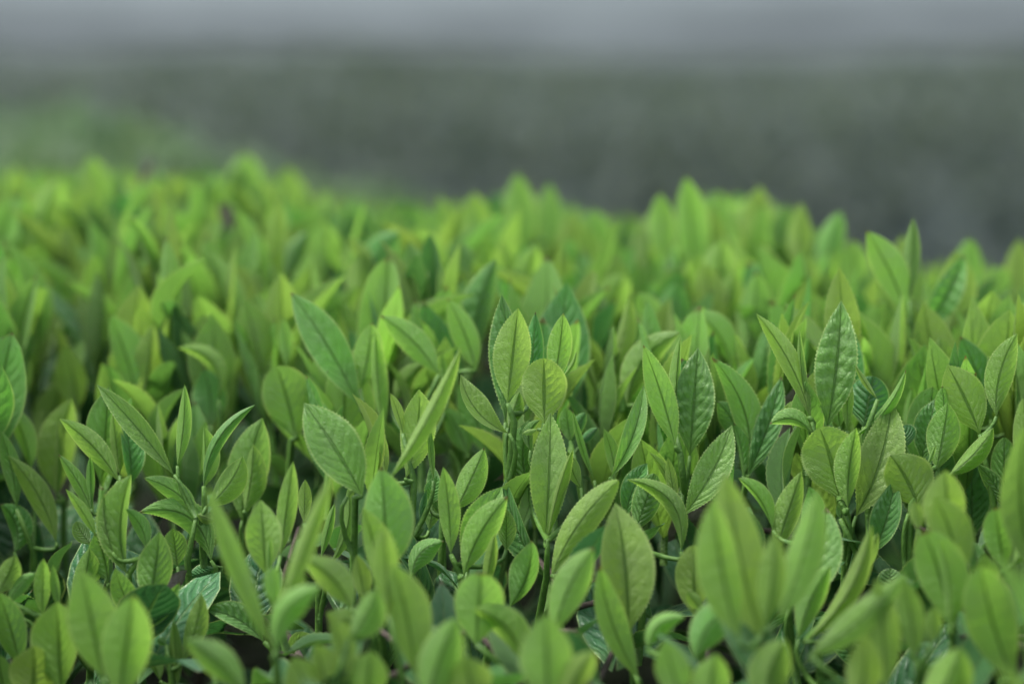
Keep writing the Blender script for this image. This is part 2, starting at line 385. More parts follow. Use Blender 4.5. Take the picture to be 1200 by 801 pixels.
DATA = """
#.80|tall shoot with an upright toothed oval leaf, highest of the sharp leaves at centre|2
C 107 530 145 187 66 62 0 .12
C 98 600 86 138 66 46 .04 .68 d10
C 190 500 208 200 34 36 0 .68 d14
C 112 640 -62 426 22 52 -.14 .5 c
C 110 620 150 490 20 34 0 .45 d6
#.795|short shoot with a round-tipped toothed leaf below the tall oval one|2
C 240 604 238 368 76 78 0 .12 r
C 268 480 308 205 44 40 .02 .2 d12
C 300 440 356 342 8 8 .1 .3 d4
C 190 700 225 590 24 10 -.2 .55 d6
C 215 625 160 640 12 8 0 .2
#.79|shoot with a broad pale pointed leaf bearing one tiny brown spot|1
P 495 640 517 118 76 72 .01 .3 c
P 505 645 612 265 12 32 -.03 .25 n4
P 500 805 330 395 72 30 -.08 .85 c,d8
P 428 440 436 145 66 40 -.1 .6 d16
P 645 432 590 282 26 32 -.06 .4 d9
#.765|bright shoot leaning right, its single broad leaf darkly veined and slightly soft|0
P 520 800 800 400 58 62 -.06 .12 r
P 560 800 590 730 30 26 0 .8 c,d14
#.81|slim furled leaf leaning left over two small rounded leaves|0
P 700 402 608 105 13 15 -.03 .25
P 600 240 580 100 34 32 0 .5 r,d12
P 605 245 662 120 30 26 -.05 .72 r,d14
P 640 260 716 180 14 22 -.1 .8 d16
#.80|long dark twisted leaf standing alone, wavy at its toothed edge|0
P 765 392 905 4 42 36 .07 .55 c
P 785 400 738 185 24 34 .05 .4 d12
#.80|shoot of three: pale narrow leaf leaning left, dark quilted leaf, folded bud between|3
C 712 685 597 320 46 48 .02 .12
C 716 640 733 285 28 10 -.02 .3 d4
C 765 720 795 330 70 72 0 .72 c,q,d6
Q 180 550 383 170 66 66 .05 .5 c,n6
Q 150 505 38 283 12 26 .08 .3
Q 150 505 115 304 22 22 0 .25 n3
#.785|leaf that arches left and droops its tip, over a bluish upright leaf|0
P 1060 700 833 397 34 40 .24 .38 n4
P 830 560 921 328 52 42 -.06 .9 c,d12
P 870 612 950 372 56 58 .02 .62 r,d8
#.82|shoot with a drooping leaf whose tip points left, pale green|1
D 193 640 84 296 36 48 .12 .42
D 178 645 150 490 8 28 .05 .45
D 188 650 290 352 36 36 .03 .72 c
D 168 560 100 425 34 36 .1 .55 d6
D 184 560 135 420 40 44 .06 .55 d14
#.80|curved pale blade leaning left with a thin furled bud at its right|0
D 378 486 215 168 26 32 .06 .1
D 370 470 343 214 9 15 -.03 .22
D 395 480 300 440 30 40 -.05 .3 r,d10
#.805|upright quilted leaf, dark and deeply creased between its veins|2
D 424 500 465 130 60 56 .02 .66 c,q
D 482 512 484 340 16 18 0 .3
D 460 500 455 420 24 20 0 .35 d4
#.80|crossing pair of thin curved young leaves before a bluish round leaf|0
D 572 420 505 318 8 9 -.03 .2
D 500 530 655 331 12 18 .1 .25
D 530 500 560 352 62 58 0 .78 r,d12
#.79|shoot with a wavy heart-shaped leaf and a narrow leaf overlapping it|2
D 460 715 402 503 74 82 .03 .22 r
D 484 738 510 502 42 30 -.03 .2 n5
D 508 762 612 425 60 62 .06 .42 c,d6
D 380 520 255 492 18 30 .22 .35 d10
D 478 760 455 722 10 10 0 .35
#.79|dark broad mature leaf hanging below the heart-shaped pair|0
R 440 705 530 395 66 50 .04 .92 c
R 300 560 288 505 10 10 0 .5
#.785|broad cupped leaf with its tip folded towards the left|0
D 692 742 608 582 56 78 .05 .35
D 655 560 628 505 46 46 .05 .9 d14
R 585 540 612 470 12 12 0 .4
#.795|shoot with a broad upright leaf, tiny bud before it and folded leaf leaning right|2
R 700 362 750 76 66 66 .02 .36
R 740 160 728 8 36 36 0 .3 d8
R 668 335 700 254 8 8 0 .25 n4
R 750 382 940 180 30 46 .06 .25 n3
R 640 320 700 60 66 60 0 .92 c,d14
#.80|shoot at the edge of the photo with a pale darkly veined oval leaf leaning left|2
D 872 522 776 318 56 60 .02 .12
D 920 470 982 226 40 40 -.08 .35
R 985 492 985 222 52 58 0 .5 r,d4
R 995 520 870 330 34 34 .06 .6
R 1060 470 1100 160 60 60 0 .5 d12
#.77|large pale leaf cut by the frame beside the dark stem|0
R 1090 480 1068 58 52 60 0 .2 r
#.82|dark hanging mature leaf behind the folded leaf leaning right|0
R 850 645 850 305 72 72 0 .95 c
#.84|soft pair of leaves behind the pale oval one at the side|2
D 905 480 815 235 50 50 .03 .6
D 950 500 935 330 40 40 0 .35
D 645 512 672 386 14 22 .05 .3
D 740 470 765 385 20 26 0 .3
#.70|blurred pale cluster of three overlapping broad leaves in front|2
I 642 340 637 32 82 62 .02 .15
I 690 430 600 125 56 78 .05 .2 n5
I 660 590 560 250 72 96 .03 .15 r,n9
I 645 600 610 275 20 70 .06 .18 n14
I 540 250 525 140 22 26 0 .3
I 715 330 722 240 18 22 0 .3
#.72|soft pair of rounded leaves cut off beside the blurred cluster|1
I 850 392 818 168 52 46 0 .32 r
I 882 375 940 170 32 50 .08 .1 r,n4
I 760 410 740 290 26 34 0 .8 c,d6
#.67|very soft large oval leaf standing in front of the rounded pair|1
I 885 790 765 380 88 84 -.03 .22 r
I 800 500 775 330 40 40 0 .15 d20
#.66|huge blurred pale leaf pair standing nearest, cut across the middle|1
H 590 640 460 36 96 88 -.02 .15
H 510 640 418 130 86 60 -.03 .15 n8
H 648 580 792 96 56 66 .04 .2
H 600 600 640 250 50 46 .03 .2 n4
#.75|toothed dark leaf half hidden behind the nearest blurred pair|0
H 690 530 822 165 70 74 .1 .5 c
H 640 330 735 35 50 40 0 .4 d14
H 720 260 760 90 36 44 .2 .45 d10
H 630 250 505 60 10 44 .1 .3 d14
H 760 400 860 290 40 40 .12 .9 c,d10
#.74|small round-headed leaf beside the dark hollow|0
H 352 560 345 303 62 52 0 .28 r
H 380 540 320 470 22 24 0 .3 n3
#.735|broad soft leaf with a clean midrib, left of the dark hollow|1
H 110 620 64 150 80 100 .03 .3 c
H 150 780 8 368 44 52 -.06 .2 n12
#.68|soft bluish leaf bending right above the blurred tips|0
H 350 720 505 505 64 60 -.12 .5
H 180 680 320 560 26 44 -.24 .3 d8
#.65|out of focus tips at the bottom, pale and overlapping|1
H 300 860 240 640 60 60 0 .25
H 370 900 425 690 70 60 .05 .1
H 620 900 680 640 80 60 -.1 .3
#.72|leaf with a hooked tip curling right over a folded toothed leaf|1
I 130 650 372 226 30 40 .1 .25
I 110 640 225 375 50 40 -.05 .35 d6
I 300 430 396 256 34 22 .06 .42 d24
#.66|blurred blade swept low to the right, pale and soft|0
I 150 700 500 400 52 52 .04 .2
I 420 820 390 420 55 60 .02 .2
#.66|dark olive blurred leaf standing beside the swept blade|0
I 530 720 490 425 52 44 .02 .42
I 590 660 600 520 30 30 0 .3
#.77|small bluish leaf with a rolled edge near the dark stems|0
I 470 490 440 385 46 46 -.1 .8 r,c
I 350 770 214 636 34 36 .1 .8 c
#.64|bright blurred leaf lying along the bottom edge|0
I 540 900 690 665 70 80 .1 .02
I 300 880 340 620 60 60 .1 .2
#.67|blurred leaf with its tip tilted left, below the folded pair|1
G 115 780 35 372 58 88 .02 .25
G 20 560 0 240 50 40 0 .2 r
#.65|pale bluish very blurred leaf at the lower centre|1
G 150 870 262 560 66 76 -.02 .38
G 330 900 290 700 80 80 0 .05
#.70|round yellow-green soft leaf above the blurred bluish one|1
G 330 660 350 400 84 84 0 .08 r
G 505 730 322 530 40 66 .14 .25
#.70|soft leaf leaning right, beside the small gap of bare twigs|0
G 610 630 757 308 62 60 -.06 .2
#.64|large blurred oval leaf at the bottom, right of the twig gap|1
G 590 870 582 548 90 90 0 .25
G 640 880 762 682 50 44 -.05 .1
#.76|dark green leaf with its tip turned right, low beside the long mature leaf|0
G 450 525 530 284 62 34 .1 .42
G 360 480 400 260 22 22 0 .15
#.77|bright upright leaf pair, one cupped over the other, slightly soft|2
G 286 410 446 125 58 46 -.06 .15 n4
G 300 400 425 92 74 50 -.04 .5 c,d6
G 240 335 213 20 36 38 .02 .25
G 100 420 216 288 30 46 -.2 .42
G 440 320 440 170 30 34 0 .5 d8
#.80|small bright pale leaf leaning right, finely toothed and dark veined|0
P 120 525 240 264 48 60 .02 .08
P 20 500 45 380 40 36 0 .7 c,d6
P 60 560 20 330 36 30 0 .8 c,d8
#.66|tall very blurred shoot with two long blades spread in a V|2
F 372 690 130 84 34 40 -.02 .2
F 388 570 586 38 28 38 -.01 .15
F 380 690 545 450 40 56 -.2 .3 n5
F 372 520 368 378 34 28 0 .3 r
F 385 560 480 395 34 40 0 .3 d4
#.74|small frontal pale leaf between the two blurred blades|1
F 342 410 325 140 58 64 0 .22 c
F 350 400 358 270 10 10 0 .15 n4
F 395 340 440 0 34 34 0 .35 d14
#.70|soft folded leaf bending down left of the dark hollow|0
F 650 530 476 350 44 62 .1 .35
F 700 570 560 545 30 40 -.1 .3
#.73|big soft leaf with a smaller pale leaf clasped before it|2
F 770 410 755 20 78 96 .02 .36
F 740 450 690 168 30 66 .05 .18 n5
F 700 510 670 335 28 34 0 .3 d4
#.77|dark glossy leaf lying flat across the hollow|0
F 335 650 128 534 26 56 .1 .72 c
F 440 700 500 620 26 16 -.2 .6 c
#.66|soft bluish leaf rising from the lower edge|0
F 270 830 52 642 50 58 .06 .5
F 150 740 135 655 10 16 0 .35 d20
#.79|narrow soft leaves standing in the shadow at mid left|0
F 480 225 484 65 22 24 0 .35
F 575 370 640 95 20 28 .1 .35 r
F 540 350 590 150 16 16 0 .4
#.66|blurred overlapping tips at the bottom, left of centre|0
F 560 820 520 655 22 66 0 .1
F 520 880 440 700 66 60 0 .08
F 620 820 570 538 24 54 .05 .2
F 700 880 720 680 66 66 0 .15
F 640 640 740 460 40 70 .05 .35
#.68|large blurred pale leaf overlapped by a twin, lower left|1
E 370 780 292 388 80 92 0 .2
E 425 870 480 478 84 84 0 .15 n6
#.72|soft broad leaf behind the low round one near the corner|0
E 220 830 205 505 98 64 0 .3
E 120 880 122 662 80 82 0 .18
#.75|narrow upright pale leaf with a folded sliver beside it|0
E 152 556 156 348 30 28 0 .2
E 212 530 190 370 18 14 0 .4
E 30 520 132 402 22 30 -.12 .45
E -15 480 55 338 36 40 .05 .45
E 70 560 0 540 30 30 0 .6 r
#.74|leaf cut by the frame, leaning left near the lower corner|0
E 72 740 -8 465 50 56 .02 .35
E 20 860 -10 690 40 40 0 .3
#.78|stacked pair with a bright sharp blade rising over two broad toothed leaves|2
N 400 632 274 437 18 26 .03 .1
E 255 580 322 312 42 58 .04 .42
N 450 830 395 620 64 34 .06 .35
N 380 668 318 572 34 30 -.05 .55 r,d6
#.775|folded dark leaf with its tip hooked right, midrib hidden|1
N 530 790 548 376 96 26 -.08 .45
N 470 700 430 452 8 30 -.05 .4
N 610 690 524 518 26 36 .12 .45
#.76|plain toothed oval leaf standing upright above the small leaning one|2
N 620 920 664 614 74 64 .02 .5
E 492 570 414 384 42 42 -.04 .3
E 495 618 648 434 24 32 .04 .3 c
#.75|thin shoot with two narrow leaves, beside the dark hollow lower left|0
E 650 725 724 474 36 38 .06 .42
E 640 810 624 568 18 24 0 .38
E 575 790 500 690 14 34 .12 .4
E 600 660 565 640 12 16 0 .5
#.80|leggy shoot with a long dark blade reaching left and a furled leaf upright|3
N 726 378 403 0 44 46 .02 .62 c
N 740 340 770 0 24 32 .03 .35
N 880 735 576 535 46 66 .27 .4
N 820 545 598 390 34 46 .1 .35
N 740 760 720 600 50 50 0 .5 d14
N 900 760 780 800 30 40 -.1 .75 d6
#.80|twisted leaf curling over to the right on an upright stem|1
N 850 425 1068 84 22 30 -.13 .55
N 852 430 850 176 10 58 .02 .3 d6
N 862 510 1012 300 46 62 .08 .28
N 900 570 822 544 24 20 0 .35
#.83|soft broad leaf with a folded young leaf inside it|1
O 120 570 205 140 80 82 -.04 .45
O 130 530 166 248 30 62 .03 .25 n4
O 170 580 195 480 20 20 0 .4 d10
#.81|arched leaf reaching left with a dark midrib, mid left|2
N 495 405 248 143 40 48 .06 .22
N 392 560 242 290 26 32 .05 .3
N 380 520 376 300 16 18 0 .35
N 470 560 430 470 34 30 0 .4
N 500 380 470 118 24 34 0 .3 d10
N 545 420 512 132 30 62 .04 .85 c,d12
#.83|long arched soft leaf beside the left frame edge|1
N 235 660 33 296 42 50 .07 .3
N 130 360 28 82 30 52 .06 .28 d20
N 60 700 0 500 30 66 .18 .55
N 70 520 0 190 36 36 .04 .5
#.87|soft pointed leaf behind the arched one, with a thin folded edge|1
N 240 460 300 60 92 62 -.04 .35
N 235 480 245 150 12 22 0 .35 n3
A 280 560 235 320 62 46 .03 .35 d40
#.92|broad blurred leaf with its tip bent right, mid left|1
A 120 660 222 432 66 70 .1 .35
A 70 540 82 310 22 34 0 .3
#1.0|round-headed bright blurred leaf near the left frame edge|1
A 120 270 130 30 56 62 0 .06 r
A 230 320 215 40 50 40 0 .5
A 320 280 330 50 50 46 0 .2
#.89|soft shoot of two pointed leaves spread like open wings|2
A 500 545 395 208 44 72 .03 .32
A 520 510 553 243 54 26 .02 .22
A 470 540 440 500 20 20 0 .3
#.88|leaf with its tip rolled over and catching the light|0
A 790 520 640 330 24 36 .28 .15
A 760 610 735 400 60 60 .05 .6
A 840 600 820 258 16 24 0 .3 d30
#.85|soft shoot with a long bluish leaf leaning left and a bright one upright|2
B 375 548 125 130 62 68 .03 .6 c
B 376 478 418 240 52 46 .03 .14
B 465 650 430 272 16 38 -.02 .2 n8
B 380 600 300 480 20 40 0 .5 d10
#.85|soft arched leaf with a dark midrib, pointing left at centre|1
B 660 428 450 214 44 50 .06 .28
B 500 525 605 385 40 36 -.06 .38 d20
B 690 500 670 350 16 16 0 .4 d10
#.86|soft bright leaf with a thin dark blade standing behind it|1
B 795 415 690 152 48 42 .04 .16
B 670 345 660 38 14 16 0 .35 d30
#.89|tall bluish leaf with a leaning tip, behind the sharp centre leaf|1
B 775 420 868 8 64 46 -.05 .66
B 700 300 740 120 40 40 0 .5 d20
#.86|broad leaf with its rounded tip bent flat, mid left of centre|0
B 145 660 75 398 76 90 .02 .38 r
B 110 400 100 225 24 26 0 .25 d20
#.775|large glossy frontal leaf facing the camera, leaning left|0
O 622 466 378 78 92 104 .02 .62 c
O 560 470 590 440 10 10 0 .4
#.74|long soft blade leaning right across an upright toothed leaf|1
B 485 800 742 322 22 34 .03 .14
#.80|upright toothed leaf behind the long leaning blade, with a pale sliver|2
B 540 800 588 480 58 62 .05 .18
B 530 640 484 494 14 20 .03 .1
B 640 810 620 594 10 14 0 .3
B 470 790 440 600 14 22 0 .25
O 900 610 935 420 40 40 0 .5 d10
O 870 600 890 440 20 10 0 .8 d4
#.86|shaded green leaf with a flat tip, left of the sharp centre leaves|1
B 835 725 735 452 52 56 .03 .42
B 765 720 680 545 40 44 .05 .42
B 700 700 650 650 50 60 0 .5 d10
#.95|blurred leaf behind the long bluish one|0
B 330 340 258 92 44 56 .02 .42
B 240 300 380 90 40 40 0 .2
#.98|narrow blurred bright leaf pointing up and left|1
M 855 540 738 248 24 44 .03 .12
M 850 430 875 220 28 34 0 .25
M 890 470 965 320 30 44 -.06 .62
#.90|soft frontal leaf left of the long bluish one|1
M 820 770 762 533 46 60 .02 .45
M 895 760 886 588 20 28 0 .25
M 760 560 740 430 40 50 0 .25 d60
#.87|soft thin blade leaning left with a twisted leaf beside it|2
C 445 520 268 95 14 20 -.01 .25
C 440 480 546 133 20 44 .06 .22
C 430 560 480 420 30 34 0 .2
C 400 560 470 600 30 30 -.1 .5
#.85|leaf bent over to the right with its midrib dark|1
C 540 540 732 274 60 44 -.15 .42
C 640 290 575 130 42 52 .04 .2 d60
C 700 300 720 90 60 60 0 .6 d90
#.88|soft curved leaf bending left above the dark quilted one|1
C 915 400 780 198 40 58 .1 .28
C 860 300 820 30 60 60 0 .2 r,d60
#.88|tall leggy soft shoot rising above its neighbours near the crest|3
K 705 600 573 320 46 54 .04 .18
K 710 540 722 280 24 26 0 .55
K 740 650 880 395 40 44 .04 .66 q,c,d10
K 690 780 545 640 20 34 .08 .3 d10
#.95|blurred rounded leaf standing above the crowd, right of centre|1
K 100 600 122 354 66 68 0 .2 r
K 120 620 165 450 40 50 0 .3 n8
#.92|blurred bright leaf with a bent tip beside the rounded one|1
K 190 720 232 445 46 56 .04 .22
K 230 760 205 600 30 60 0 .35
#.92|blurred shoot beside the tall leggy one, leaves pale|1
K 830 640 850 382 50 60 .05 .28
K 400 720 430 545 50 66 .05 .22 r
K 640 730 615 545 64 64 0 .12 r,d30
#1.07|blurred pointed leaf rising highest over the middle of the crest|1
J 560 420 550 138 62 66 0 .3
J 650 380 650 170 46 50 0 .35
J 430 430 415 200 66 62 0 .18
J 350 410 305 205 24 34 0 .2
#1.0|blurred bright leaf towering over the crest, right of centre|1
K 40 490 10 150 56 70 0 .15
K -60 420 -70 200 50 50 0 .2
#1.05|blurred pair at the crest right of the towering leaf|1
K 230 410 240 180 56 56 0 .18
K 275 440 325 236 50 50 0 .55
K 110 460 110 250 40 50 0 .6
#1.0|blurred leaning leaf where the crest starts to fall|1
K 420 460 495 258 44 50 0 .45
K 360 440 370 230 40 46 0 .25
K 540 500 530 350 60 60 0 .15
#1.0|blurred leaves at the far right end of the crest|1
K 880 520 898 342 50 56 0 .28
K 680 500 690 335 42 44 0 .3
K 1040 580 1055 345 48 48 0 .22
K 960 560 1000 430 60 60 0 .12
#.95|soft bluish leaf with a bowed tip, left of centre|0
J 90 480 185 325 60 54 -.1 .6
J 60 580 70 384 60 60 0 .28
J 150 480 20 340 30 30 0 .2
#.95|blurred pale leaf behind the sharp centre leaves|1
J 560 540 615 365 52 44 -.03 .2
J 830 620 885 462 66 60 -.05 .28 r
J 400 460 360 350 40 40 0 .6
#1.08|blurred wide leaves massed at the crest, right of its highest tip|1
J 800 460 790 250 70 66 0 .28
J 900 440 985 250 26 46 0 .25
J 710 440 720 260 40 50 0 .15
#1.05|blurred curved bright leaf near the upper left|1
M 130 330 195 158 40 46 -.08 .12
M 40 360 90 230 50 40 0 .15
#1.12|bright blurred leaf at the upper left of the crest|1
M 310 260 285 88 52 54 0 .12
#1.18|blurred bright leaf at the far crest, left of the middle|1
M 760 240 770 75 62 62 0 .15
M 915 300 900 120 56 60 0 .12
#1.0|blurred arched leaves with one bluish, upper left of centre|1
M 1000 480 1015 290 60 66 .05 .18
"""

# ------------------------------------------------------------------ the setting
rnd = random.Random(7)


def sheet(name, x0, x1, y0, y1, z, mat, nx=40, ny=40, rough=0.0, zf=None):
    mb = MB()
    for j in range(ny + 1):
        for i in range(nx + 1):
            x, y = x0 + (x1 - x0) * i / nx, y0 + (y1 - y0) * j / ny
            zz = (zf(x, y) if zf else z) + rough * noise.noise(Vector((x * 3, y * 3, 0)))
            mb.v.append(Vector((x, y, zz)))
    for j in range(ny):
        for i in range(nx):
            a = j * (nx + 1) + i
            mb.f.append((a, a + 1, a + nx + 2, a + nx + 1))
            mb.uv += [(0, 0), (1, 0), (1, 1), (0, 1)]
    return link(name, mb.mesh(name, mat))


tag(sheet("ground", -60, 60, -20, 200, 0, M_SOIL, 4, 4), kind="structure")
tag(sheet("furrow", -8, 8, -2, 7.0, 0.004, M_SOIL, 90, 90, 0.03, zf=lambda x, y: 0.03), kind="structure")
tag(sheet("verge", -12, 12, 6.9, 8.7, 0.04, M_VERGE, 80, 20, 0.02), kind="structure")
tag(sheet("path", -25, 25, 8.4, 16.5, 0.06, M_PATH, 120, 40, 0.03), kind="structure")


# ------------------------------------------------------------------ hero shoots: read off the photograph
TILE = dict(A=(0, 300, 3.08), B=(300, 300, 3.08), C=(560, 300, 3.08), D=(800, 300, 2.5025), E=(0, 540, 3.07), F=(200, 540, 3.07),
            G=(450, 540, 3.07), H=(700, 540, 3.07), I=(900, 540, 3.07), J=(400, 150, 2.67), K=(800, 150, 2.67), L=(0, 0, 2.67),
            M=(0, 150, 2.67), N=(0, 450, 3.56), O=(250, 450, 3.56), P=(500, 450, 3.56), Q=(750, 450, 3.56), R=(900, 450, 3.56))
GROUP = "young tea shoots on top of the hedge"
MASK = {}          # coarse picture of how near the hero leaves are: (column, row) -> depth
CELL = 8


def mark(px, py, w, d):
    r = int(w / CELL) + 1
    cx, cy = px / CELL, py / CELL
    for a in range(int(cx) - r, int(cx) + r + 1):
        for b in range(int(cy) - r, int(cy) + r + 1):
            if (a + .5 - cx) ** 2 + (b + .5 - cy) ** 2 <= (w / CELL) ** 2:
                MASK[a, b] = min(MASK.get((a, b), 9), d)


def hero_leaf(parent, spec, d, org, shoot_rng):
    tile, bx, by, tx, ty, wl, wr, bend, tone = spec[:9]
    flags = spec[9].split(',') if len(spec) > 9 else []
    ox, oy, sc = TILE[tile]
    bx, by, tx, ty = ox + float(bx) / sc, oy + float(by) / sc, ox + float(tx) / sc, oy + float(ty) / sc
    k = d / F                                   # metres per pixel here
    wl, wr, bend, tone = float(wl) / sc * k * 1.05, float(wr) / sc * k * 1.05, float(bend), min(.66, float(tone) ** 1.6)
    if d > .94:
        wl, wr = wl * .8, wr * .8
    toward = 'c' in flags
    if toward and tone < .8:
        tone *= .78  # lighter colour for leaves open to the viewer, standing for missing front light
    dd = 0.0
    for f in flags:
        if f[0] == 'd':
            dd += int(f[1:]) * .001
        if f[0] == 'n':
            dd -= int(f[1:]) * .001
    B = at(bx, by, d + dd)
    L0 = math.hypot(tx - bx, ty - by) * k
    lean = shoot_rng.uniform(.06, .20) * L0 * (1 if toward else -1)
    T = at(tx, ty, d + dd + lean)
    ax = (T - B)
    view = ((B + T) / 2 - CAM).normalized()
    side = ax.cross(view).normalized()
    if side.dot(RIGHT * (by - ty) + UPC * (tx - bx) * -1) < 0:
        side = -side
    # right of the direction base -> tip in the picture
    L = ax.length
    c = (B + T) / 2 + side * (2 * bend * L) + view * (lean * -0.55)
    cv = bez(B, c, T)
    h = max(abs(wl), abs(wr)) * 1.07
    h = max(h, min(0.135 * L, 0.004))
    sg = -1 if toward else 1

    tw0 = shoot_rng.uniform(-.12, .12)

    def rf(t, tg):
        P = tg.cross(view).normalized()
        if P.dot(side) < 0 and abs(bend) < .3:
            P = -P
        Dn = P.cross(tg).normalized()
        if Dn.dot(view) < 0:
            Dn = -Dn
        r_, l_ = min(1, wr / h), min(1, wl / h)
        rt = P * r_ + Dn * (sg * math.sqrt(max(0, 1 - r_ * r_)) + tw0)
        lf = P * -l_ + Dn * (sg * math.sqrt(max(0, 1 - l_ * l_)) - tw0)
        return lf.normalized(), rt.normalized(), Dn

    mb = MB()
    q = 'q' in flags
    L_px = L / k
    rows = 64 if L_px > 60 else 36
    leaf_geo(mb, cv, rf, h, 'r' in flags or shoot_rng.uniform(.90, 1.12), rows, pucker=(0.045 if q else 0.008 if tone > .6 else 0.019 if tone > .4 else 0.009) * (-1),
             wave=shoot_rng.uniform(.05, .14), cup=shoot_rng.uniform(-.02, .26) * sg, seed=shoot_rng.random())
    mb.v = [v - org for v in mb.v]
    nm = "bud" if (wl + wr) / L < .17 else "leaf"
    o = link(nm, mb.mesh(nm, M_LEAF), parent)
    o.color = (tone, shoot_rng.random(), 0, 1)
    if not (tx < -30 or tx > 1230):
        for i in range(9):
            t = (i + .5) / 9
            x, y, dp = pix(cv(t))
            mark(x + (wr - wl) / k / 2 * prof(t, False), y, (wl + wr) / k / 2 * prof(t, False) * .9, d + dd)
    return B, T


def parse(txt):
    out = []
    for ln in txt.strip().splitlines():
        if ln[0] == '#':
            a = ln[1:].split('|')
            out.append((float(a[0]), a[1], []))
        else:
            out[-1][2].append(ln.split())
    return out


HEROES = []
for idx, (d, label, specs) in enumerate(parse(DATA)):
    d = d if d > .77 else .80 - (.80 - d) * .72
    rg = random.Random(100 + idx)
    # foot of the stem: under the mean of the leaf bases, held by the hedge
    bs = []
    for s in specs[:3]:
        ox, oy, sc = TILE[s[0]]
        bs.append((ox + float(s[1]) / sc, oy + float(s[2]) / sc))
    jx = sum(b[0] for b in bs) / len(bs)
    jy = max(b[1] for b in bs)
    J = at(jx, jy, d + .001)
    foot = J + Vector((rg.uniform(-.004, .004), rg.uniform(-.002, .006), -rg.uniform(.022, .034)))
    root = link("tea_shoot", None, None, foot)
    root.empty_display_size = .01
    tag(root, label, "tea shoot", GROUP)
    ends = [hero_leaf(root, s, d, foot, rg) for s in specs]
    # main stem from the foot through the junction to the highest leaf base
    order = sorted((e[0] for e in ends), key=lambda p: p.z)
    near = [p for p in order if (p - J).length < .022] or [J]
    top = near[-1]
    mb = MB()
    midp = J.lerp(top, .5)
    pts = [foot, foot.lerp(J, .5) + Vector((rg.uniform(-.001, .001), 0, 0)), J, midp, top]
    mb.tube([p - foot for p in pts], [.0011, .00105, .00095, .0008, .0006], 8)
    for e in ends:
        b = e[0]
        if (b - top).length < .001:
            continue
        tdir = (e[1] - b).normalized()
        if b.z < J.z + .001 or (b - J).length > .03:
            s0 = foot.lerp(J, .45)
        else:
            tt = max(0, min(.95, (b.z - .002 - J.z) / max(top.z - J.z, 1e-4)))
            s0 = J.lerp(top, tt)
        c = b - tdir * min(.006, (b - s0).length * .5)
        cv = bez(s0, c, b)
        mb.tube([cv(i / 4) - foot for i in range(5)], [.0009, .0008, .0007, .0006, .0005], 6)
    st = link("stem", mb.mesh("stem", M_STEM), root)
    if d < .9:
        HEROES.append((pix((ends[0][0] + ends[0][1]) / 2), idx))

# ------------------------------------------------------------------ leaf variants shared by the other shoots
VARS = []
for i in range(22):
    rg = random.Random(500 + i)
    bow = rg.uniform(-.20, .30)
    sb = rg.uniform(-.11, .11)
    fold = R(rg.choice([12, 22, 35, 48, 60, 72]))
    A, B_ = Vector((0, 0, 0)), Vector((sb * .6, bow * .9, 1))
    c = Vector((sb * 1.4, -bow * .6, .5))
    cv = bez(A, c, B_)

    def rf(t, tg, fold=fold):
        Y = Vector((0, 1, 0))
        P = tg.cross(-Y).normalized()
        if P.x < 0:
            P = -P
        Dn = P.cross(tg)
        if Dn.y > 0:
            Dn = -Dn
        return (-P * math.cos(fold) + Dn * math.sin(fold)), (P * math.cos(fold) + Dn * math.sin(fold)), Dn
    mb = MB()
    leaf_geo(mb, cv, rf, rg.uniform(.125, .185), rg.random() < .15 or rg.uniform(.88, 1.1), 34, pucker=-.012, wave=rg.uniform(.04, .14), cup=.08, seed=rg.random(),
             cols=(-1, -.62, -.3, 0, .3, .62, 1))
    VARS.append(mb.mesh("leaf", M_LEAF))
mb = MB()
leaf_geo(mb, bez(Vector((0, 0, 0)), Vector((.02, -.02, .5)), Vector((.01, .03, 1))),
         lambda t, tg: ((Vector((-.35, -1, 0))).normalized(), (Vector((.35, -1, 0))).normalized(), Vector((0, -1, 0))), .10, False, 22,
         pucker=0, wave=.03, cup=0, cols=(-1, -.5, 0, .5, 1))
BUD = mb.mesh("bud", M_LEAF)
STEMS = []
for i in range(4):
    mb = MB()
    a = random.Random(i).uniform(-.1, .1)
    mb.tube([Vector((0, 0, 0)), Vector((a * .4, 0, .35)), Vector((a * .2, a * .2, .7)), Vector((0, 0, 1))], [.034, .032, .027, .018], 7)
    STEMS.append(mb.mesh("stem", M_STEM))


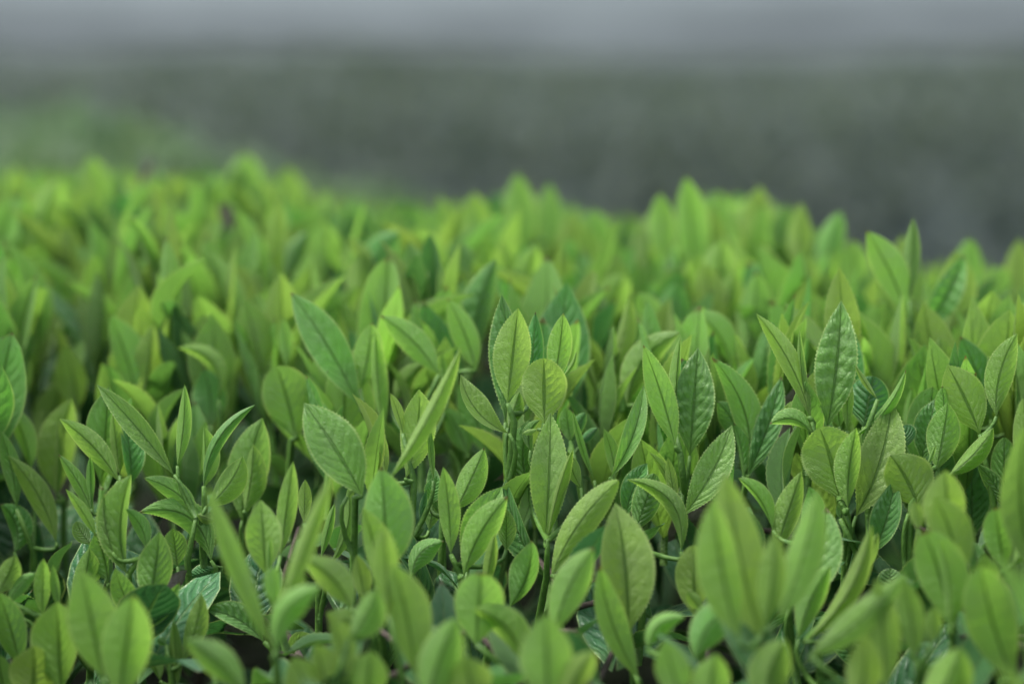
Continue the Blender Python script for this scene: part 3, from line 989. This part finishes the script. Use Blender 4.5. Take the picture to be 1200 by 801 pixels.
def shoot_plan(rg, base, tall, tone):
    """list of (mesh, matrix, colour, name, base point, tip point) for one shoot"""
    out = []
    yaw = rg.uniform(0, 6.28)
    tilt = Matrix.Rotation(R(rg.gauss(0, 6)), 4, 'X') @ Matrix.Rotation(R(rg.gauss(0, 6)), 4, 'Y')
    RT = Matrix.Translation(base) @ tilt @ Matrix.Rotation(yaw, 4, 'Z')
    sl = tall * rg.uniform(.36, .5)
    out.append((rg.choice(STEMS), RT @ Matrix.Scale(sl, 4), (0, 0, 0, 1), "stem", None, None))
    n = rg.choice([2, 3, 4, 4, 4])
    for k in range(n):
        lv = 1 - k * rg.uniform(.16, .24)
        z = sl * max(.25, lv)
        L = (tall - z * .9) * rg.uniform(.85, 1.1) if k == 0 else rg.uniform(.58, .78) * tall * rg.uniform(.8, 1.1)
        L = min(L * 1.08, .047)
        el = R(rg.uniform(3, 16) + k * rg.uniform(2, 9))
        az = k * 2.4 + rg.uniform(-.5, .5)
        m = RT @ Matrix.Translation((0, 0, z)) @ Matrix.Rotation(az, 4, 'Z') @ Matrix.Rotation(-el, 4, 'X') @ Matrix.Rotation(
            R(rg.uniform(-25, 25)), 4, 'Z') @ Matrix.Diagonal((L * rg.uniform(.85, 1.15), L, L, 1))
        tn = min(1, max(0, tone + k * .07 + rg.uniform(-.06, .1)))
        out.append((rg.choice(VARS), m, (tn, rg.random(), 0, 1), "leaf", m @ Vector((0, 0, 0)), m @ Vector((0, 0, 1))))
    if rg.random() < .6:
        L = tall * rg.uniform(.3, .42)
        m = RT @ Matrix.Translation((0, 0, sl * .97)) @ Matrix.Rotation(R(rg.uniform(-8, 8)), 4, 'X') @ Matrix.Scale(L, 4)
        out.append((BUD, m, (max(0, tone - .05), rg.random(), 0, 1), "bud", m @ Vector((0, 0, 0)), m @ Vector((0, 0, 1))))
    return out


def lerp_table(x, tab):
    if x <= tab[0][0]:
        return tab[0][1]
    for (a, b), (c, d_) in zip(tab, tab[1:]):
        if x <= c:
            return b + (d_ - b) * (x - a) / (c - a)
    return tab[-1][1]


CREST_PX = [(0, 190), (100, 185), (200, 195), (270, 185), (340, 205), (420, 222), (500, 232), (560, 228), (600, 205), (660, 220), (710, 248),
            (770, 245), (800, 212), (880, 215), (940, 238), (985, 250), (1005, 300), (1030, 285), (1065, 290), (1085, 300), (1130, 288), (1170, 310),
            (1200, 290), (1300, 320)]
EDGE = [(-.8, 1.25), (-.2, 1.18), (-.08, 1.10), (.02, 1.06), (.10, 1.02), (.15, .96), (.20, .93), (.8, .93)]


def canopy(x, y):
    """height of the shoot tips over the hedge"""
    e = lerp_table(x, EDGE)
    z = CAM_Z - .178 + .008 * noise.noise(Vector((x * 7, y * 7, 1.3)))
    if y > e:
        z -= .75 * (y - e) ** 2 + .06 * (y - e)
    if y < .3:
        z -= .5 * (.3 - y) ** 2
    return z


def blocked(plan):
    """does this shoot stand in front of the leaves read off the photograph, or above the hedge's outline?"""
    n = hit = 0
    fx, fy, fd = pix(plan[0][1] @ Vector((0, 0, 1)))
    if fd < .66 and -60 < fx < 1260 and fy < 1300:
        return True
    for me, m, c, nm, b, t in plan:
        if nm == "stem":
            continue
        for k in range(5):
            for sx in (-.13, .13):
                p = m @ Vector((sx if nm == "leaf" else 0, 0, k / 4))
                x, y, dd = pix(p)
                if y < lerp_table(x, CREST_PX) + 4:
                    return True
                n += 1
                if hollow(x, y, dd):
                    hit += .5
                if -60 < x < 45 and dd < .82:
                    hit += 1
                q = MASK.get((int(x // CELL), int(y // CELL)))
                if q is not None and q > dd - .004:
                    hit += 1
                elif q is None and 545 < y < 700 and dd < .83 and 0 < x < 1200:
                    hit += .3
    return hit > .10 * n


# hollows between the shoots, where one looks down into the dark of the hedge
HOLLOWS = [(770, 668, 34), (545, 622, 22), (262, 705, 46), (385, 712, 24), (640, 692, 20), (958, 575, 16), (1058, 612, 24), (500, 560, 14), (330, 590, 16)]


def hollow(px, py, d):
    return .70 < d < .95 and any((px - a) ** 2 + (py - b) ** 2 < r * r for a, b, r in HOLLOWS)


def word(t):
    return "yellow-green" if t < .16 else "pale green" if t < .28 else "mid green" if t < .42 else "deep green"


STOP = set('a the an before behind with like near thin furled open spread one its by and of over under beside at in to two dark leaning small its bearing set young folded overlapping tip'.split())
NICK = {}
for idx, (d, label, specs) in enumerate(parse(DATA)):
    t = label.split(',')[0].split()
    NICK[idx] = ' '.join(t[:9])

cands = []
rg = random.Random(42)
for gy in range(62):
    for gx in range(80):
        y = .40 + gy * .0185 + rg.uniform(-.009, .009)
        x = -.70 + gx * .0185 + rg.uniform(-.009, .009)
        if y < .76 and rg.random() < .35:
            continue
        if y > 1.5 or abs(x) > .14 + .22 * y + .12:
            continue
        cands.append((x, y))
rg.shuffle(cands)
plans = []
for x, y in cands:
    for tr in range(4):
        tall = rg.uniform(.050, .068) * (1 - .10 * tr)
        tip = canopy(x, y) + rg.gauss(-.004, .006) - .006 * tr
        base = Vector((x + rg.uniform(-.005, .005), y + rg.uniform(-.005, .005), tip - tall))
        tone = min(.6, max(.02, rg.gauss(.15, .08))) if rg.random() < .88 else rg.uniform(.4, .6)
        pl = shoot_plan(random.Random(rg.random()), base, tall, tone)
        if not blocked(pl):
            plans.append((base, tall, tone, pl))
            break


def showing(p):
    b, tall, tone, pl = p
    x, y, d = pix(b + Vector((0, 0, tall * .7)))
    inside = -20 < x < 1220 and 150 < y < 830
    cell = MASK.get((int(x // CELL), int(y // CELL)), 9)
    return (0 if inside else 10) + d + (.0 if d < cell else .5)


plans.sort(key=showing)
seen_labels = set()
n_things = 300 - len(NICK)
mesh_tris = {}
for p in plans[:n_things]:
    base, tall, tone, pl = p
    root = link("tea_shoot", None, None, base)
    root.empty_display_size = .01
    inv = Matrix.Translation(-base)
    nl = 0
    for me, m, c, nm, b, t in pl:
        o = link(nm, me, root)
        o.matrix_local = inv @ m
        o.color = c
        nl += nm == "leaf"
    tipx = [pix(t) for me, m, c, nm, b, t in pl if nm == "leaf"]
    px, py, dd = pix(base + Vector((0, 0, tall * .7)))
    lean = tipx[0][0] - pix(base)[0]
    ln = "left-leaning" if lean < -12 else "right-leaning" if lean > 12 else "upright"
    best = min(HEROES, key=lambda hh: (hh[0][0] - px) ** 2 + (hh[0][1] - py) ** 2)
    rel = "behind" if dd > best[0][2] + .012 else "before" if dd < best[0][2] - .012 else "left of" if px < best[0][0] else "right of"
    nk = NICK[best[1]].split()
    cnt = {2: "two-leaf", 3: "three-leaf", 4: "four-leaf"}[nl]
    lab = None
    bud = "budded " if any(q[3] == "bud" for q in pl) else "budless "
    size = "short " if tall < .056 else "tall " if tall > .063 else "middling "
    tint = "bright " if tone < .1 else "muted "
    for pre in ("", size, bud, size + bud, tint, tint + size, tint + bud):
        lab = ' '.join(f"{pre}{word(tone)} {ln} {cnt} shoot {rel} the {' '.join(nk)}".split()[:16])
        while lab.split()[-1] in STOP:
            lab = lab.rsplit(' ', 1)[0]
        if lab not in seen_labels:
            break
    seen_labels.add(lab)
    tag(root, lab, "tea shoot", GROUP)

# ------------------------------------------------------------------ the hedge that carries the shoots
hedge = link("tea_hedge", None, None, Vector((0, .8, 0)))
tag(hedge, "clipped tea hedge with dark mature leaves and twigs beneath its flush of young shoots", "hedge")
HO = Vector((0, .8, 0))


def low_leaf(mb, p, az, el, L, W, rg, rows=7, roll=0.0):
    ax = Vector((math.cos(az) * math.cos(el), math.sin(az) * math.cos(el), math.sin(el)))
    sd_ = ax.cross(Vector((0, 0, 1))).normalized()
    up = sd_.cross(ax)
    sd_ = (sd_ * math.cos(roll) + up * math.sin(roll))
    up = sd_.cross(ax)
    c = p + ax * (L * .5) + up * (L * rg.uniform(.02, .16))
    cv = bez(p, c, p + ax * L)
    fo = rg.uniform(.1, .5)
    leaf_geo(mb, cv, lambda t, tg: ((-sd_ + up * fo).normalized(), (sd_ + up * fo).normalized(), up), W, rg.random() < .4, rows, teeth=False,
             cols=(-1, -.5, 0, .5, 1), pucker=.0, wave=.12, cup=-.1, seed=rg.random())


# remaining shoots too many to count: one mass
if plans[n_things:]:
    mb = MB()
    for base, tall, tone, pl in plans[n_things:]:
        for me, m, c, nm, b, t in pl:
            if nm != "leaf":
                if nm == "stem":
                    mb.tube([(m @ Vector((0, 0, k / 2))) - HO for k in range(3)], [.0012, .001, .0007], 5)
                continue
            sx, az = m.to_scale().x, rg.uniform(0, 6.28)
            X = (m.to_3x3() @ Vector((1, 0, 0))).normalized()
            Y = (m.to_3x3() @ Vector((0, -1, 0))).normalized()
            cvx = bez(b - HO, (b + t) / 2 - HO - Y * (sx * .08), t - HO)
            fo = rg.uniform(.1, .9)
            leaf_geo(mb, cvx, lambda tt, tg: ((-X + Y * fo).normalized(), (X + Y * fo).normalized(), Y), sx * .22, rg.random() < .3, 12,
                     teeth=False, cols=(-1, -.5, 0, .5, 1), pucker=0, wave=.1, cup=.05, seed=rg.random())
    o = link("young_foliage", mb.mesh("young_foliage", M_YOUNG), hedge)
    o["kind"] = "stuff"

# mature leaves: the ones nearest the gaps singly, the mass below as one
rg = random.Random(77)
OLDV = []
for i in range(8):
    mb = MB()
    r2 = random.Random(900 + i)
    c = Vector((r2.uniform(-.04, .04), .5, r2.uniform(.03, .2)))
    cv = bez(Vector((0, 0, 0)), c, Vector((r2.uniform(-.04, .04), 1, r2.uniform(-.15, .05))))
    fo = r2.uniform(.05, .5)
    leaf_geo(mb, cv, lambda t, tg: (Vector((-1, 0, fo)).normalized(), Vector((1, 0, fo)).normalized(), Vector((0, 0, 1))), r2.uniform(.19, .25),
             i % 3 == 0, 34, pucker=.009, wave=.12, cup=-.12, seed=r2.random(), cols=(-1, -.62, -.3, 0, .3, .62, 1))
    OLDV.append(mb.mesh("leaf", M_LEAF))
count = 0
tries = 0
while count < 200 and tries < 4000:
    tries += 1
    px, py = rg.uniform(-20, 1220), rg.uniform(430, 830)
    y = rg.uniform(.56, .92)
    # on the layer just below the young shoots
    z = canopy(0, y) - rg.uniform(.046, .075)
    x = (px - 600) / F * (y / math.cos(PITCH))
    z = canopy(x, y) - rg.uniform(.060, .080)
    p = Vector((x, y, z))
    L = rg.uniform(.022, .032)
    az, el = rg.uniform(0, 6.28), R(rg.uniform(15, 75))
    m = Matrix.Translation(p - HO) @ Matrix.Rotation(az, 4, 'Z') @ Matrix.Rotation(el, 4, 'X') @ Matrix.Rotation(R(rg.gauss(0, 30)), 4, 'Y') @ Matrix.Scale(L, 4)
    mw = Matrix.Translation(HO) @ m
    bad = 0
    for k, sx in ((0, 0), (.33, -.2), (.33, .2), (.66, -.2), (.66, .2), (1, 0), (.8, 0), (.5, 0)):
        a, b, dd = pix(mw @ Vector((sx, k, 0)))
        q = MASK.get((int(a // CELL), int(b // CELL)))
        if q is not None and q > dd - .003:
            bad += 1
        if b < lerp_table(a, CREST_PX) + 60:
            bad += 4
    if bad > 0 or any(hollow(*pix(mw @ Vector((0, k, 0)))) for k in (0, .5, 1)):
        continue
    o = link("leaf", rg.choice(OLDV), hedge)
    o.matrix_local = m
    o.color = (rg.uniform(.5, .8), rg.random(), 0, 1)
    count += 1

mb = MB()
for i in range(7000):
    y = rg.uniform(.15, 1.75)
    x = rg.uniform(-1, 1) * (.30 + .26 * y)
    z = canopy(x, y) - .076 - abs(rg.gauss(0, .05))
    p = Vector((x, y, z))
    a, b, dd = pix(p + Vector((0, 0, .03)))
    if b < lerp_table(a, CREST_PX) + 30:
        continue
    q = MASK.get((int(a // CELL), int(b // CELL)))
    if q is not None and q > dd and dd < .84:
        continue
    if canopy(x, y) - z < .13 and hollow(a, b, dd):
        continue
    low_leaf(mb, p - HO, rg.uniform(0, 6.28), R(rg.uniform(0, 75)), rg.uniform(.026, .042), rg.uniform(.0065, .0095), rg, roll=rg.gauss(0, .5))
o = link("foliage", mb.mesh("foliage", M_OLD), hedge)
o["kind"] = "stuff"

# woody stems: a framework of forking twigs, each branch a part
for i in range(70):
    x, y = rg.uniform(-.45, .45), rg.uniform(.45, 1.15)
    z = canopy(x, y)
    mb = MB()
    p0 = Vector((x * .8, y, .02))
    p3 = Vector((x + rg.uniform(-.06, .06), y + rg.uniform(-.05, .05), z - .078))
    pts = [p0.lerp(p3, k / 7) + Vector((rg.uniform(-.008, .008), rg.uniform(-.008, .008), 0)) for k in range(8)]
    mb.tube([p - HO for p in pts], [.0045 - k * .00045 for k in range(8)], 7)
    for f in range(9):
        s0 = pts[rg.choice([4, 5, 6, 7])]
        e = s0 + Vector((rg.uniform(-.06, .06), rg.uniform(-.06, .06), rg.uniform(.02, .07)))
        e.z = min(e.z, canopy(e.x, e.y) - .058)
        mdp = s0.lerp(e, .5) + Vector((rg.uniform(-.01, .01), rg.uniform(-.01, .01), rg.uniform(-.01, .005)))
        mb.tube([s0 - HO, mdp - HO, e - HO], [.0014, .0010, .0006], 5)
    link("branch", mb.mesh("branch", M_TWIG), hedge)

# dark heart of the hedge
tag(sheet("hedge_inside", 0, 1, 0, 1, 0, M_CORE, 2, 2), kind="structure")
bpy.data.objects.remove(bpy.data.objects["hedge_inside"])
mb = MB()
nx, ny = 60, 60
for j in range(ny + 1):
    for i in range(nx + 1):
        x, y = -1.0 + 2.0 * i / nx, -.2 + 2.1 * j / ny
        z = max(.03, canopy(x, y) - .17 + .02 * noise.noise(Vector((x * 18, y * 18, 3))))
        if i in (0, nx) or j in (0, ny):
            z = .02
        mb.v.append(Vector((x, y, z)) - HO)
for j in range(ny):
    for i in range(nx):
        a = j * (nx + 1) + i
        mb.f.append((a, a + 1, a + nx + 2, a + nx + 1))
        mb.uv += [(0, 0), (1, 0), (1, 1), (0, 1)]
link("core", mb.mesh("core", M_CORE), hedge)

# withered leaves caught in the gaps
DRY = [("brown withered leaf lying in the dark hollow at lower left", F and (200 + 165 / 3.07, 540 + 610 / 3.07), .80, .020, 20),
       ("small grey-brown dead leaf beside the dark hollow, at the tip of a leaning leaf", (200 + -5 / 3.07, 540 + 500 / 3.07), .79, .010, 60),
       ("mauve withered leaf, blurred, upper left among the bright shoots", (250, 290), 1.05, .018, 70),
       ("pale mauve dead leaf behind the wavy heart-shaped leaf", (800 + 320 / 2.5, 300 + 610 / 2.5), .84, .028, 80),
       ("brown curled leaf deep in the dark hollow right of centre", (700 + 235 / 3.07, 540 + 300 / 3.07), .83, .024, 40),
       ("small reddish dry leaf under the pale sharp leaf at centre", (500 + 280 / 3.56, 450 + 405 / 3.56), .83, .012, 10),
       ("grey withered leaf in the twig gap, lower centre", (450 + 760 / 3.07, 540 + 470 / 3.07), .80, .016, 75),
       ("blurred greyish leaf at the far crest, upper left", (165, 225), 1.13, .014, 65)]
for lab, (px, py), d, L, el in DRY:
    mb = MB()
    r2 = random.Random(lab)
    low_leaf(mb, Vector((0, 0, 0)), r2.uniform(-.6, .6), R(el), L, L * .3, r2, 14, roll=.9)
    o = link("dry_leaf", mb.mesh("dry_leaf", M_DRY), None, at(px, py, d))
    tag(o, lab, "withered leaf")


# ------------------------------------------------------------------ rows beyond
def mass(name, n, xr, yr, zf, mat, Lr, core, label, yo, under=.03, clump=6, rows=4, cmat=None):
    root = link(name, None, None, Vector((0, yo, 0)))
    tag(root, label, "hedge")
    O_ = Vector((0, yo, 0))
    mb = MB()
    for i in range(n):
        x, y = rg.uniform(*xr), rg.uniform(*yr)
        z = zf(x, y)
        if z < .05:
            continue
        nz = zf(x + .05, y), zf(x, y + .05)
        p = Vector((x, y, z - abs(rg.gauss(0, under)) + .0 + .02 * noise.noise(Vector((x * clump, y * clump, 5)))))
        L = rg.uniform(*Lr)
        low_leaf(mb, p - O_, rg.uniform(0, 6.28), R(rg.uniform(10, 85)), L, L * .24, rg, rows, roll=rg.gauss(0, .6))
    o = link("foliage", mb.mesh("foliage", mat), root)
    o["kind"] = "stuff"
    mb = MB()
    nx, ny = 70, 40
    for j in range(ny + 1):
        for i in range(nx + 1):
            x = xr[0] + (xr[1] - xr[0]) * i / nx
            y = yr[0] + (yr[1] - yr[0]) * j / ny
            z = zf(x, y) - core + .01 * noise.noise(Vector((x * 20, y * 20, 3)))
            mb.v.append(Vector((x, y, max(z, .02))) - O_)
    for j in range(ny):
        for i in range(nx):
            a = j * (nx + 1) + i
            mb.f.append((a, a + 1, a + nx + 2, a + nx + 1))
            mb.uv += [(0, 0), (1, 0), (1, 1), (0, 1)]
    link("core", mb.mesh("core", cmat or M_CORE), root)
    return root


def z_next(x, y):
    # a rounded row that starts at upper left and sinks towards the right
    cy = 2.05 + .15 * x
    top = lerp_table(x, [(-1.6, .74), (-.45, .712), (-.31, .726), (-.22, .694), (-.09, .640), (.05, .585), (.35, .50), (1.6, .42)])
    r = (y - cy) / .48
    if abs(r) >= 1:
        return 0
    return top * (1 - abs(r) ** 3.2) ** .5


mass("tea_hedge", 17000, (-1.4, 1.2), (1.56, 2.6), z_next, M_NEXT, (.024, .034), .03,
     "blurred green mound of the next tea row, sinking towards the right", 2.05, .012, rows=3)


def z_far(x, y):
    r = (y - 4.7) / .8
    if abs(r) >= 1:
        return 0
    return (.385 + .05 * noise.noise(Vector((x * 1.3, 2.0, 0)))) * (1 - abs(r) ** 4) ** .5


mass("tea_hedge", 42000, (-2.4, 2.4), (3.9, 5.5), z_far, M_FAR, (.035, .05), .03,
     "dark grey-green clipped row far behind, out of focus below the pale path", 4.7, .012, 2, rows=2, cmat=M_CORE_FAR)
